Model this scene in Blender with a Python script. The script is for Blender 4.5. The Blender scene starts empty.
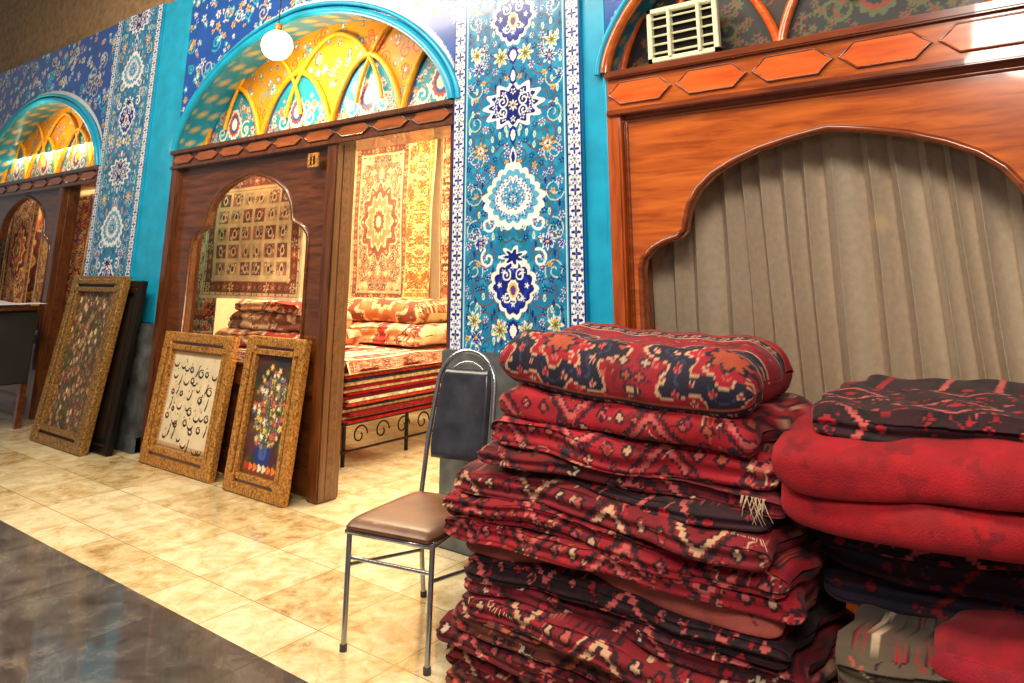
import bpy, bmesh, math, random
import numpy as np
from mathutils import Vector
rnd=random.Random(7)
C=bpy.context
def link(o): C.scene.collection.objects.link(o); return o
# ---------------------------------------------------------------- camera
th=math.radians(14); f=718.0; ps=math.radians(37); H=1.6
cam=bpy.data.cameras.new('camera'); co=link(bpy.data.objects.new('camera',cam))
cam.sensor_width=36; cam.lens=f/1024*36
py=272-f*math.tan(th)
cam.shift_y=-(341.5-py)/1024
co.location=(0,0,H); co.rotation_euler=(math.pi/2+th,0,ps)
C.scene.camera=co
try:
    C.scene.view_settings.view_transform='Standard'
except Exception: pass
# ---------------------------------------------------------------- materials
def s2l(c):
    c=np.asarray(c,dtype=float)
    return np.where(c<=0.04045,c/12.92,((c+0.055)/1.055)**2.4)
def col(r,g,b): return tuple(s2l([r/255,g/255,b/255]))+(1,)
def newmat(name):
    m=bpy.data.materials.new(name); m.use_nodes=True
    nt=m.node_tree; b=nt.nodes['Principled BSDF']; return m,nt,b
def setspec(b,v):
    b.inputs['Specular IOR Level'].default_value=v
def mat_plain(name,c,rough=.5,metal=0,spec=.5,noise=.12,scale=20,bump=0,emit=0,coat=0):
    m,nt,b=newmat(name); b.inputs['Roughness'].default_value=rough; b.inputs['Metallic'].default_value=metal; setspec(b,spec); b.inputs['Coat Weight'].default_value=coat
    tc=nt.nodes.new('ShaderNodeTexCoord'); n=nt.nodes.new('ShaderNodeTexNoise'); n.inputs['Scale'].default_value=scale; n.inputs['Detail'].default_value=5
    nt.links.new(tc.outputs['Object'],n.inputs['Vector'])
    r=nt.nodes.new('ShaderNodeValToRGB'); cc=col(*c)
    r.color_ramp.elements[0].position=.3; r.color_ramp.elements[1].position=.7
    r.color_ramp.elements[0].color=tuple(max(0,x*(1-noise*2)) for x in cc[:3])+(1,)
    r.color_ramp.elements[1].color=tuple(min(1,x*(1+noise)) for x in cc[:3])+(1,)
    nt.links.new(n.outputs['Fac'],r.inputs['Fac']); nt.links.new(r.outputs['Color'],b.inputs['Base Color'])
    if bump:
        bp=nt.nodes.new('ShaderNodeBump'); bp.inputs['Strength'].default_value=bump; bp.inputs['Distance'].default_value=.01
        nt.links.new(n.outputs['Fac'],bp.inputs['Height']); nt.links.new(bp.outputs['Normal'],b.inputs['Normal'])
    if emit:
        b.inputs['Emission Color'].default_value=cc; b.inputs['Emission Strength'].default_value=emit
    return m
def mat_wood(name,c1,c2,rough=.2,scale=3,vert=False,coat=.8):
    m,nt,b=newmat(name); b.inputs['Roughness'].default_value=rough
    b.inputs['Coat Weight'].default_value=coat; b.inputs['Coat Roughness'].default_value=.05
    tc=nt.nodes.new('ShaderNodeTexCoord'); mp=nt.nodes.new('ShaderNodeMapping')
    mp.inputs['Scale'].default_value=(9,9,1) if vert else (1,9,9)
    n=nt.nodes.new('ShaderNodeTexNoise'); n.inputs['Scale'].default_value=scale; n.inputs['Detail'].default_value=8; n.inputs['Distortion'].default_value=.6
    r=nt.nodes.new('ShaderNodeValToRGB'); r.color_ramp.elements[0].position=.3; r.color_ramp.elements[1].position=.72
    r.color_ramp.elements[0].color=col(*c1); r.color_ramp.elements[1].color=col(*c2)
    nt.links.new(tc.outputs['Object'],mp.inputs['Vector']); nt.links.new(mp.outputs['Vector'],n.inputs['Vector'])
    nt.links.new(n.outputs['Fac'],r.inputs['Fac']); nt.links.new(r.outputs['Color'],b.inputs['Base Color'])
    n2=nt.nodes.new('ShaderNodeTexNoise'); n2.inputs['Scale'].default_value=2.5; nt.links.new(tc.outputs['Object'],n2.inputs['Vector'])
    bp=nt.nodes.new('ShaderNodeBump'); bp.inputs['Strength'].default_value=.3; bp.inputs['Distance'].default_value=.03
    nt.links.new(n2.outputs['Fac'],bp.inputs['Height']); nt.links.new(bp.outputs['Normal'],b.inputs['Coat Normal'])
    return m
def mat_vc(name,rough=.8,spec=.3,coat=0,bump=.3,bscale=150,sheen=0,var=.25,vscale=6):
    m,nt,b=newmat(name); b.inputs['Roughness'].default_value=rough; setspec(b,spec); b.inputs['Coat Weight'].default_value=coat
    b.inputs['Coat Roughness'].default_value=.08
    if sheen: b.inputs['Sheen Weight'].default_value=sheen
    a=nt.nodes.new('ShaderNodeAttribute'); a.attribute_name='Col'
    tc=nt.nodes.new('ShaderNodeTexCoord'); n=nt.nodes.new('ShaderNodeTexNoise'); n.inputs['Scale'].default_value=bscale; n.inputs['Detail'].default_value=3
    n2=nt.nodes.new('ShaderNodeTexNoise'); n2.inputs['Scale'].default_value=vscale; n2.inputs['Detail'].default_value=6
    nt.links.new(tc.outputs['Object'],n.inputs['Vector']); nt.links.new(tc.outputs['Object'],n2.inputs['Vector'])
    mr=nt.nodes.new('ShaderNodeMapRange'); mr.inputs['From Min'].default_value=.3; mr.inputs['From Max'].default_value=.7
    mr.inputs['To Min'].default_value=1-var; mr.inputs['To Max'].default_value=1+var*.6
    nt.links.new(n2.outputs['Fac'],mr.inputs['Value'])
    mx=nt.nodes.new('ShaderNodeVectorMath'); mx.operation='SCALE'
    nt.links.new(a.outputs['Color'],mx.inputs[0]); nt.links.new(mr.outputs['Result'],mx.inputs['Scale'])
    nt.links.new(mx.outputs['Vector'],b.inputs['Base Color'])
    bp=nt.nodes.new('ShaderNodeBump'); bp.inputs['Strength'].default_value=bump; bp.inputs['Distance'].default_value=.004
    nt.links.new(n.outputs['Fac'],bp.inputs['Height']); nt.links.new(bp.outputs['Normal'],b.inputs['Normal'])
    return m
M={}
M['rug']=mat_vc('wool_rug',.75,.3,0,.6,220,.05,.3,9)
M['tile']=mat_vc('glazed_tile',.22,.5,.4,.15,40,0,.15)
M['paint']=mat_vc('painted_canvas',.5,.4,.15,.2,120,0,.15)
M['wood']=mat_wood('varnished_orange_wood',(148,62,12),(204,104,32))
M['woodv']=mat_wood('varnished_orange_wood_vertical',(136,54,12),(192,92,28),vert=True)
M['woodd']=mat_wood('moulding_wood',(90,36,10),(146,66,22))
M['orange']=mat_wood('orange_inlay_wood',(200,78,18),(230,112,40))
M['inlayd']=mat_wood('brown_inlay_wood',(130,66,26),(170,92,44))
M['dark']=mat_wood('dark_brown_wood',(64,30,12),(112,60,26),.28)
M['darkv']=mat_wood('dark_brown_wood_vertical',(64,30,12),(112,60,26),.28,vert=True)
M['cyan']=mat_plain('cyan_paint',(24,160,202),.3,0,.5,.1,6)
M['stone']=mat_plain('grey_marble',(88,92,96),.25,0,.5,.3,7)
M['plaster']=mat_plain('cream_plaster',(222,198,156),.8,0,.3,.05,8)
M['brick']=mat_plain('buff_wall',(150,120,85),.8,0,.3,.15,12)
M['gold']=mat_plain('gilt_carved_frame',(196,138,66),.32,.35,.5,.4,55,.8)
M['golddark']=mat_plain('antique_gilt',(158,118,62),.32,.4,.5,.45,55,.9)
M['steel']=mat_plain('chrome_steel',(165,170,178),.22,.9,.5,.05,10)
M['seat']=mat_plain('brown_vinyl',(108,68,42),.36,0,.5,.18,9,.1)
M['black']=mat_plain('black_vinyl',(52,53,62),.2,0,.5,.25,9,.1)
M['blackm']=mat_plain('black_iron',(22,20,20),.4,.5,.5,.1,9)
M['white']=mat_plain('white_enamel',(225,222,190),.45,0,.5,.06,9)
M['curtain']=mat_plain('grey_beige_curtain',(226,206,182),.85,0,.2,.05,30,.2)
M['cloth']=mat_plain('white_cloth',(205,205,212),.8,0,.2,.08,12,.2)
M['card']=mat_plain('red_cardboard',(150,40,45),.7,0,.2,.15,12)
M['lamp']=mat_plain('lamp_glass',(255,205,130),.3,emit=9,noise=0)
M['reflglow']=mat_plain('reflection_globe_glow',(255,190,110),.3,emit=3,noise=0)  # glow of the added globes that mirror in the window glass
M['darkvoid']=mat_plain('dark_wall',(34,32,30),.7,0,.3,.2,5)
M['fringe']=mat_plain('fringe_wool',(186,158,130),.9,0,.2,.1,30)
m,nt,b=newmat('window_glass'); nt.nodes.remove(b); o=nt.nodes['Material Output']
tr=nt.nodes.new('ShaderNodeBsdfTransparent'); tr.inputs[0].default_value=(.96,.96,.93,1); gl=nt.nodes.new('ShaderNodeBsdfGlossy'); gl.inputs['Roughness'].default_value=.06
fr=nt.nodes.new('ShaderNodeFresnel'); fr.inputs[0].default_value=1.6; mx=nt.nodes.new('ShaderNodeMixShader')
nt.links.new(fr.outputs[0],mx.inputs[0]); nt.links.new(tr.outputs[0],mx.inputs[1]); nt.links.new(gl.outputs[0],mx.inputs[2]); nt.links.new(mx.outputs[0],o.inputs[0])
M['glass']=m
def mat_tiles(name,c1,c2,c3,mortar,size,rough,rot=0,nscale=5,off=(0,0,0),tv=.2):
    m,nt,b=newmat(name); L=nt.links
    tc=nt.nodes.new('ShaderNodeTexCoord'); mp=nt.nodes.new('ShaderNodeMapping'); mp.inputs['Rotation'].default_value=(0,0,rot); mp.inputs['Location'].default_value=off
    L.new(tc.outputs['Object'],mp.inputs['Vector'])
    br=nt.nodes.new('ShaderNodeTexBrick'); br.offset=0; br.squash=1; br.inputs['Scale'].default_value=1
    br.inputs['Brick Width'].default_value=size; br.inputs['Row Height'].default_value=size; br.inputs['Mortar Size'].default_value=.003; br.inputs['Mortar Smooth'].default_value=.3
    br.inputs['Color1'].default_value=(.0,.0,.0,1); br.inputs['Color2'].default_value=(1,1,1,1); br.inputs['Mortar'].default_value=(.5,.5,.5,1); br.inputs['Bias'].default_value=0
    L.new(mp.outputs['Vector'],br.inputs['Vector'])
    n=nt.nodes.new('ShaderNodeTexNoise'); n.inputs['Scale'].default_value=nscale; n.inputs['Detail'].default_value=10; n.inputs['Roughness'].default_value=.72; n.inputs['Distortion'].default_value=.5
    L.new(mp.outputs['Vector'],n.inputs['Vector'])
    ad=nt.nodes.new('ShaderNodeMath'); ad.operation='MULTIPLY_ADD'; ad.inputs[1].default_value=tv
    L.new(br.outputs['Color'],ad.inputs[0]); 
    sb=nt.nodes.new('ShaderNodeMath'); sb.operation='SUBTRACT'; sb.inputs[1].default_value=tv/2; L.new(n.outputs['Fac'],sb.inputs[0]); L.new(sb.outputs[0],ad.inputs[2])
    r=nt.nodes.new('ShaderNodeValToRGB'); e=r.color_ramp.elements; e[0].position=.28; e[0].color=col(*c1); e[1].position=.66; e[1].color=col(*c3); k=e.new(.45); k.color=col(*c2)
    L.new(ad.outputs[0],r.inputs['Fac'])
    mx=nt.nodes.new('ShaderNodeMixRGB'); L.new(br.outputs['Fac'],mx.inputs[0]); L.new(r.outputs['Color'],mx.inputs[1]); mx.inputs[2].default_value=col(*mortar)
    L.new(mx.outputs[0],b.inputs['Base Color']); b.inputs['Roughness'].default_value=rough
    b.inputs['Coat Weight'].default_value=.5; b.inputs['Coat Roughness'].default_value=.04
    bp=nt.nodes.new('ShaderNodeBump'); bp.inputs['Strength'].default_value=.1; bp.inputs['Distance'].default_value=.003; L.new(n.outputs['Fac'],bp.inputs['Height']); L.new(bp.outputs['Normal'],b.inputs['Normal'])
    return m
M['cream']=mat_tiles('travertine_tiles',(160,124,72),(208,186,138),(236,226,192),(150,124,86),.5,.12,nscale=7)
M['greyfl']=mat_tiles('dark_stone_tiles',(54,50,50),(80,77,76),(120,114,108),(34,32,32),.75,.12,nscale=4)
# ---------------------------------------------------------------- mesh helpers
def addmesh(name,verts,faces,mat,smooth=False):
    me=bpy.data.meshes.new(name); me.from_pydata(verts,[],faces); me.update()
    o=link(bpy.data.objects.new(name,me)); me.materials.append(mat)
    if smooth:
        for p in me.polygons: p.use_smooth=True
    return o
def box(name,x0,x1,y0,y1,z0,z1,mat,bev=.004):
    bm=bmesh.new(); bmesh.ops.create_cube(bm,size=1)
    for v in bm.verts: v.co=Vector((x0+(v.co.x+.5)*(x1-x0),y0+(v.co.y+.5)*(y1-y0),z0+(v.co.z+.5)*(z1-z0)))
    if bev: bmesh.ops.bevel(bm,geom=bm.edges[:],offset=bev,segments=2,affect='EDGES')
    me=bpy.data.meshes.new(name); bm.to_mesh(me); bm.free(); me.materials.append(mat)
    return link(bpy.data.objects.new(name,me))
def conv(o,name,mat,smooth=True):
    dg=C.evaluated_depsgraph_get(); dg.update()
    me=bpy.data.meshes.new_from_object(o.evaluated_get(dg)); mw=o.matrix_world.copy()
    me.transform(mw); bpy.data.objects.remove(o); me.materials.clear(); me.materials.append(mat)
    n=link(bpy.data.objects.new(name,me))
    for p in me.polygons: p.use_smooth=smooth
    return n
def tube(name,pts,r,mat,cyclic=False,res=3):
    cu=bpy.data.curves.new(name,'CURVE'); cu.dimensions='3D'; cu.bevel_depth=r; cu.bevel_resolution=res; cu.use_fill_caps=True
    sp=cu.splines.new('POLY'); sp.points.add(len(pts)-1)
    for p,q in zip(sp.points,pts): p.co=(*q,1)
    sp.use_cyclic_u=cyclic
    o=link(bpy.data.objects.new(name,cu)); C.view_layer.update()
    return conv(o,name,mat)
def plate(name,loops,y,ext,mat,bev=.006):
    cu=bpy.data.curves.new(name,'CURVE'); cu.dimensions='2D'; cu.fill_mode='BOTH'; cu.extrude=ext; cu.bevel_depth=bev; cu.bevel_resolution=1
    for L in loops:
        sp=cu.splines.new('POLY'); sp.points.add(len(L)-1); sp.use_cyclic_u=True
        for p,q in zip(sp.points,L): p.co=(q[0],q[1],0,1)
    o=link(bpy.data.objects.new(name,cu)); o.rotation_euler=(math.pi/2,0,0); o.location=(0,y,0); C.view_layer.update()
    return conv(o,name,mat,False)
def group(name,objs,loc=(0,0,0)):
    e=link(bpy.data.objects.new(name,None)); e.location=loc; C.view_layer.update()
    for o in objs:
        o.parent=e; o.matrix_parent_inverse=e.matrix_world.inverted()
    return e
def gridmesh(name,P,colr,mat,keep=None,closeu=False,smooth=True):
    nv,nu=P.shape[:2]; idx=np.arange(nv*nu).reshape(nv,nu)
    if closeu:
        idx=np.vstack([idx,idx[:1]])
    a=idx[:-1,:-1];b_=idx[:-1,1:];c=idx[1:,1:];d=idx[1:,:-1]
    fa=np.stack([a,b_,c,d],-1).reshape(-1,4)
    if keep is not None: fa=fa[keep.reshape(-1)]
    me=bpy.data.meshes.new(name); n=len(fa)
    me.vertices.add(nv*nu); me.vertices.foreach_set('co',P.astype(np.float32).ravel())
    me.loops.add(n*4); me.loops.foreach_set('vertex_index',fa.astype(np.int32).ravel())
    me.polygons.add(n); me.polygons.foreach_set('loop_start',np.arange(0,n*4,4,dtype=np.int32))
    me.polygons.foreach_set('loop_total',np.full(n,4,dtype=np.int32))
    me.polygons.foreach_set('use_smooth',np.full(n,smooth,dtype=bool))
    me.update(); me.validate()
    if colr is not None:
        at=me.color_attributes.new('Col','FLOAT_COLOR','POINT')
        c4=np.ones((nv*nu,4),dtype=np.float32); c4[:,:3]=s2l(np.clip(colr,0,1)).reshape(-1,3); at.data.foreach_set('color',c4.ravel())
    me.materials.append(mat)
    return link(bpy.data.objects.new(name,me))
# ---------------------------------------------------------------- painter
class Cv:
    def __init__(s,w,h,res,bg):
        s.w,s.h,s.res=w,h,res; s.W=int(round(w/res))+1; s.H=int(round(h/res))+1
        s.a=np.zeros((s.H,s.W,3)); s.a[:]=np.array(bg)/255.
    def win(s,x0,x1,y0,y1):
        i0=max(0,int(x0/s.res)); i1=min(s.W,int(x1/s.res)+2); j0=max(0,int(y0/s.res)); j1=min(s.H,int(y1/s.res)+2)
        if i1<=i0 or j1<=j0: return None
        X,Y=np.meshgrid(np.arange(i0,i1)*s.res,np.arange(j0,j1)*s.res); return s.a[j0:j1,i0:i1],X,Y
    def rect(s,x0,x1,y0,y1,c):
        w=s.win(x0,x1,y0,y1)
        if w: m=(w[1]>=x0)&(w[1]<=x1)&(w[2]>=y0)&(w[2]<=y1); w[0][m]=np.array(c)/255.
    def rose(s,cx,cy,r,n,cols,rot=0,dep=.25,sx=1,sy=1):
        w=s.win(cx-r*sx,cx+r*sx,cy-r*sy,cy+r*sy)
        if not w: return
        X=(w[1]-cx)/sx; Y=(w[2]-cy)/sy; R=np.hypot(X,Y); T=np.arctan2(Y,X)
        e=r*(1-dep+dep*np.cos(n*T+rot))
        for k,c in enumerate(cols):
            m=R<e*(1-k/len(cols)); w[0][m]=np.array(c)/255.
    def dia(s,cx,cy,a,b,cols,step=0):
        w=s.win(cx-a,cx+a,cy-b,cy+b)
        if not w: return
        X=abs(w[1]-cx); Y=abs(w[2]-cy)
        if step: X=np.floor(X/step)*step; Y=np.floor(Y/step)*step
        D=X/a+Y/b
        for k,c in enumerate(cols):
            m=D<1-k/len(cols); w[0][m]=np.array(c)/255.
    def tear(s,cx,cy,w_,h_,cols,lob=9,flip=False,amp=.12):
        w=s.win(cx-w_,cx+w_,cy-h_,cy+h_)
        if not w: return
        X=(w[1]-cx)/w_; Y=(w[2]-cy)/h_*(-1 if flip else 1)
        R=np.hypot(X*(1+.55*np.clip(Y,0,1)**1.0*1.3),Y); T=np.arctan2(Y,X)
        e=.95-amp+amp*abs(np.cos(lob*T))
        for k,c in enumerate(cols):
            m=R<e*(1-k*.8/len(cols)); w[0][m]=np.array(c)/255.
    def line(s,pts,wd,c):
        c=np.array(c)/255.
        for (x0,y0),(x1,y1) in zip(pts[:-1],pts[1:]):
            w=s.win(min(x0,x1)-wd,max(x0,x1)+wd,min(y0,y1)-wd,max(y0,y1)+wd)
            if not w: continue
            dx,dy=x1-x0,y1-y0; L=dx*dx+dy*dy+1e-12
            t=np.clip(((w[1]-x0)*dx+(w[2]-y0)*dy)/L,0,1)
            m=np.hypot(w[1]-x0-t*dx,w[2]-y0-t*dy)<wd; w[0][m]=c
    def spiral(s,cx,cy,r,turns,wd,c,dir=1,a0=0,mir=None):
        p=[]
        for i in range(int(22*turns)+1):
            t=i/(22*turns); a=a0+dir*t*turns*2*math.pi; rr=r*(1-.85*t); p.append((cx+rr*math.cos(a),cy+rr*math.sin(a)))
        s.line(p,wd,c)
    def mirx(s): 
        h=s.W//2; s.a[:,s.W-h:]=s.a[:,:h][:,::-1]
    def miry(s):
        h=s.H//2; s.a[s.H-h:]=s.a[:h][::-1]
    def sample(s,U,V):
        i=np.clip((U/s.res).astype(int),0,s.W-1); j=np.clip((V/s.res).astype(int),0,s.H-1); return s.a[j,i]
W_=(236,238,234); NV=(16,30,120); CB=(24,52,170); TQ=(26,124,172); TQ2=(60,185,200); YL=(226,186,70); BR=(110,70,60); RD=(150,40,50)
def tile_pillar(w,h):
    c=Cv(w,h,.0046,TQ); R=random.Random(3)
    mid=w/2
    for i in range(400):
        x=R.uniform(.12,mid);y=R.uniform(0,h); c.rose(x,y,R.uniform(.02,.05),5,[R.choice([(18,106,158),(44,146,188)])],R.random()*6,.3)
    for k in range(int(h/.24)+1):
        y=.05+k*.24
        c.spiral(mid*.55,y,.12,1.8,.0045,BR,1 if k%2 else -1,a0=1.2*k)
        c.spiral(mid*.88,y+.12,.085,1.5,.0045,(80,70,90),-1,a0=k)
        c.spiral(mid*.4,y+.12,.075,1.5,.004,(190,210,190),1,a0=k*2)
    for yy in np.arange(.03,h,.064):
        for xx in (.16,.225,.29,.355,.42,.48):
            if R.random()<.08: continue
            x=xx+R.uniform(-.02,.02); y=yy+R.uniform(-.02,.02); t=R.random()
            if t<.30: c.rose(x,y,R.uniform(.020,.030),6,[W_,CB,CB,YL],R.random()*6,.3)
            elif t<.40: c.rose(x,y,.022,5,[YL,(200,90,40)],R.random()*6,.3)
            elif t<.66: c.rose(x,y,.024,5,[NV,NV,TQ2],R.random()*6,.35)
            elif t<.85: c.tear(x,y,.011,.026,[R.choice([NV,(16,60,120),(40,120,110)])],3,R.random()<.5)
            else: c.tear(x,y,.012,.026,[W_,(110,200,140)],3,R.random()<.5)
    c.mirx()
    def med(y):
        c.rose(mid,y,.255,12,[W_,NV,NV,NV,NV],0,.12,1,.66)
        for q in range(12):
            a=q*math.pi/6; c.rose(mid+.15*math.cos(a),y+.092*math.sin(a),.024,5,[W_,CB],a,.35)
        for sg in (-1,1):
            c.spiral(mid+sg*.085,y+.03,.045,1.4,.005,W_,sg,1); c.spiral(mid+sg*.085,y-.04,.04,1.4,.005,W_,-sg,4)
        c.rose(mid,y,.04,8,[W_,YL,CB],0,.3)
        c.tear(mid,y+.2,.035,.07,[NV,W_],4); c.tear(mid,y-.2,.035,.07,[NV,W_],4,True)
    def white(y):
        c.tear(mid,y,.27,.23,[W_,(90,170,205),W_,(70,150,195)],9)
        for q in range(14):
            a=q*math.pi/7; c.rose(mid+.14*math.cos(a),y-.02+.12*math.sin(a),.026,5,[CB,W_],a,.4)
        for q in range(8):
            a=q*math.pi/4+.3; c.rose(mid+.075*math.cos(a),y-.02+.07*math.sin(a),.022,4,[W_,NV],a,.4)
        c.rose(mid,y-.02,.045,8,[NV,W_,TQ],0,.3); c.tear(mid,y+.25,.03,.07,[W_,NV],4)
        for sg in(-1,1):
            c.spiral(mid+sg*.2,y-.17,.07,1.2,.008,W_,sg,1.5)
    def vase(y):
        c.tear(mid,y-.02,.2,.2,[W_,NV,CB,NV,NV],7,True)
        for q in range(8):
            a=q*math.pi/4; c.rose(mid+.105*math.cos(a),y+.0+.11*math.sin(a),.02,5,[W_],a,.4)
        for sg in (-1,1): c.spiral(mid+sg*.055,y+.06,.04,1.3,.005,W_,sg,1); c.spiral(mid+sg*.045,y-.07,.035,1.3,.005,W_,-sg,4)
        c.tear(mid,y-.03,.05,.07,[W_,YL,(90,60,140)],5,True)
        c.rose(mid,y+.17,.12,7,[W_,NV,NV],math.pi,.25,1,.6)
        c.tear(mid,y-.27,.05,.07,[NV,W_],4,True)
        for sg in(-1,1): c.spiral(mid+sg*.2,y+.16,.06,1.2,.008,W_,-sg,2.)
    for k in range(-1,3):
        b=k*1.75
        vase(1.52+b); white(2.07+b); med(2.66+b)
        for sg in(-1,1):
            c.rose(mid+sg*.26,1.78+b,.055,8,[W_,CB,NV,YL],0,.3); c.rose(mid+sg*.27,2.38+b,.06,8,[YL,(190,90,40),W_,NV],0,.3)
            c.rose(mid+sg*.10,3.0+b,.07,7,[W_,YL,(70,150,90),RD],0,.3); c.rose(mid+sg*.29,2.95+b,.06,8,[W_,CB,NV,YL],0,.3)
            c.rose(mid+sg*.31,1.3+b,.06,7,[W_,YL,(70,150,90),RD],0,.3)
    for sgn in (0,1):
        def X(x): return w-x if sgn else x
        def R_(a,b,cc): c.rect(min(X(a),X(b)),max(X(a),X(b)),0,h,cc)
        R_(0,.125,W_); R_(0,.012,NV); R_(.1,.112,NV); R_(.112,.122,TQ2)
        for i,y in enumerate(np.arange(.03,h,.062)):
            c.rose(X(.056),y,.034,4 if i%2 else 6,[NV,NV,(90,110,200)] if i%2 else [CB,W_,NV],.0,.35)
            c.rose(X(.02),y+.031,.014,4,[CB],0,.3); c.rose(X(.092),y+.031,.014,4,[CB],0,.3)
    return c
def tile_field(w,h,seed,bg=(26,80,165)):
    c=Cv(w,h,.012,bg); R=random.Random(seed)
    for i in range(int(w*h*14)):
        c.spiral(R.uniform(0,w),R.uniform(0,h),R.uniform(.06,.12),1.5,.008,(200,190,150) if i%2 else TQ2,R.choice((-1,1)),R.random()*6)
    for i in range(int(w*h*70)):
        c.rose(R.uniform(0,w),R.uniform(0,h),R.uniform(.025,.05),R.choice((5,6,8)),R.choice([[W_,CB,YL],[YL,(200,90,40)],[TQ2,W_],[W_,TQ]]),R.random()*6,.3)
    return c
def persian(w,h,res,pal,seed,med=True,garden=False):
    fld,brd,grd,acc=pal; R=random.Random(seed); c=Cv(w,h,res,fld); m=min(w,h); bw=m*.16
    for i in range(int(w*h*90*(1/max(.3,m)))+30):
        x=R.uniform(0,w/2);y=R.uniform(0,h/2)
        c.spiral(x,y,R.uniform(.03,.06)*max(1,m*.8),1.3,res*.8,R.choice(acc),R.choice((-1,1)),R.random()*6)
    for i in range(int(w*h*90)+40):
        x=R.uniform(0,w/2);y=R.uniform(0,h/2); a=R.choice(acc);b=R.choice(acc)
        c.rose(x,y,R.uniform(.016,.036)*max(1,m*.7),R.choice((4,5,6,8)),[a,b,fld],R.random()*6,.3)
    if med:
        for k,(s_,cc) in enumerate([(1,grd),(.93,brd),(.7,acc[0]),(.62,fld),(.4,grd),(.3,brd),(.15,acc[0])]):
            c.rose(w/2,h/2,m*.33*s_,12,[cc],0,.09,1,min(1.5,h/w) if h>w else 1)
        for rr,nn in ((.27,24),(.2,16),(.12,10)):
          for q in range(nn):
            a=q*2*math.pi/nn; c.rose(w/2+m*rr*math.cos(a),h/2+m*rr*math.sin(a)*(min(1.5,h/w) if h>w else 1),m*.024,5,[acc[q%len(acc)],fld],a,.3)
        c.rose(0,0,m*.42,10,[grd,brd,brd],0,.1)
        for q in range(24): c.rose(R.uniform(0,m*.33),R.uniform(0,m*.33),m*.026,6,[acc[q%len(acc)],fld],0,.3)
    if garden:
        nx_=6; ny_=5; cw=(w-2*bw)/nx_; chh=(h-2*bw)/ny_
        for i in range(nx_//2+1):
            for j in range(ny_):
                x0=bw+i*cw; y0=bw+j*chh; c.rect(x0,x0+cw,y0,y0+chh,grd); c.rect(x0+.02,x0+cw-.02,y0+.02,y0+chh-.02,[fld,brd,(206,160,100)][(i*2+j)%3])
                for q in range(9): c.rose(x0+cw*R.uniform(.2,.8),y0+chh*R.uniform(.2,.8),R.uniform(.02,.035),6,[R.choice(acc),R.choice(acc)],R.random(),.3)
                c.tear(x0+cw/2,y0+chh/2,cw*.2,chh*.3,[acc[0],acc[1]],5)
        c.mirx()
    for (a,b,cc) in [(0,1,brd),(0,.12,acc[0]),(.12,.16,fld),(.16,.28,grd),(.8,.84,fld),(.84,1,grd)]:
        c.rect(bw*a,bw*b,bw*a,h,cc); c.rect(bw*a,w,bw*a,bw*b,cc)
    for i,x in enumerate(np.arange(bw*.55,w/2+bw,bw*.5)):
        c.rose(x,bw*.55,bw*.24,6,[acc[i%len(acc)],fld,acc[(i+1)%len(acc)]],i,.3); c.rose(x+bw*.25,bw*.22,bw*.06,4,[acc[1]],0,.2);c.rose(x+bw*.25,bw*.92,bw*.06,4,[acc[0]],0,.2)
    for i,y in enumerate(np.arange(bw*.55,(h if garden else h/2)+bw,bw*.5)):
        c.rose(bw*.55,y,bw*.24,6,[acc[i%len(acc)],fld,acc[(i+1)%len(acc)]],i,.3); c.rose(bw*.22,y+bw*.25,bw*.06,4,[acc[1]],0,.2);c.rose(bw*.92,y+bw*.25,bw*.06,4,[acc[0]],0,.2)
    c.mirx()
    if garden: hb=int(bw/res); c.a[c.H-hb:]=c.a[:hb][::-1]
    else: c.miry()
    return c
def tribal(w,h,pal,seed,res=.0045,dens=1.0,big=True):
    fld,drk,acc=pal; R=random.Random(seed); c=Cv(w,h,res,fld)
    for i in range(int(w*h*30)):
        c.rose(R.uniform(0,w),R.uniform(0,h),R.uniform(.03,.09),4,[tuple(int(q*R.uniform(.7,1.2)) for q in fld)],R.random()*6,.3)
    if big:
        for k,x in enumerate(np.arange(R.uniform(.1,.2),w,.34)):
            for y in np.arange(h*.5-.9,h*.5+1.0,.36):
                c.dia(x,y+.18*(k%2),.15,.15,[drk,fld,acc[1],drk,fld,fld,drk,acc[2]],.012)
                for q in range(10):
                    a=q*math.pi/5; c.dia(x+.16*math.cos(a),y+.18*(k%2)+.155*math.sin(a),.022,.022,[drk,acc[q%len(acc)]],.007)
    n=int(w*h*190*dens)
    for i in range(n):
        x=R.uniform(0,w); y=R.uniform(0,h); L=R.uniform(.012,.04); a=R.choice((0,math.pi/2,.8,-.8))
        p=[(x,y),(x+L*math.cos(a),y+L*math.sin(a)),(x+L*math.cos(a)+.012,y+L*math.sin(a)+.010*R.choice((-1,1)))]
        c.line(p,res*.55,R.choice(acc+[drk,drk,drk]))
    for i in range(int(w*h*110*dens)):
        x=R.uniform(0,w); y=R.uniform(0,h)
        if R.random()<.5: c.dia(x,y,R.uniform(.012,.024),R.uniform(.012,.024),[drk,R.choice(acc),fld],.006)
        else: c.rose(x,y,R.uniform(.010,.02),R.choice((4,6,8)),[drk,R.choice(acc),R.choice(acc)],R.random(),.3)
    return c
YF=3.73
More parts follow.
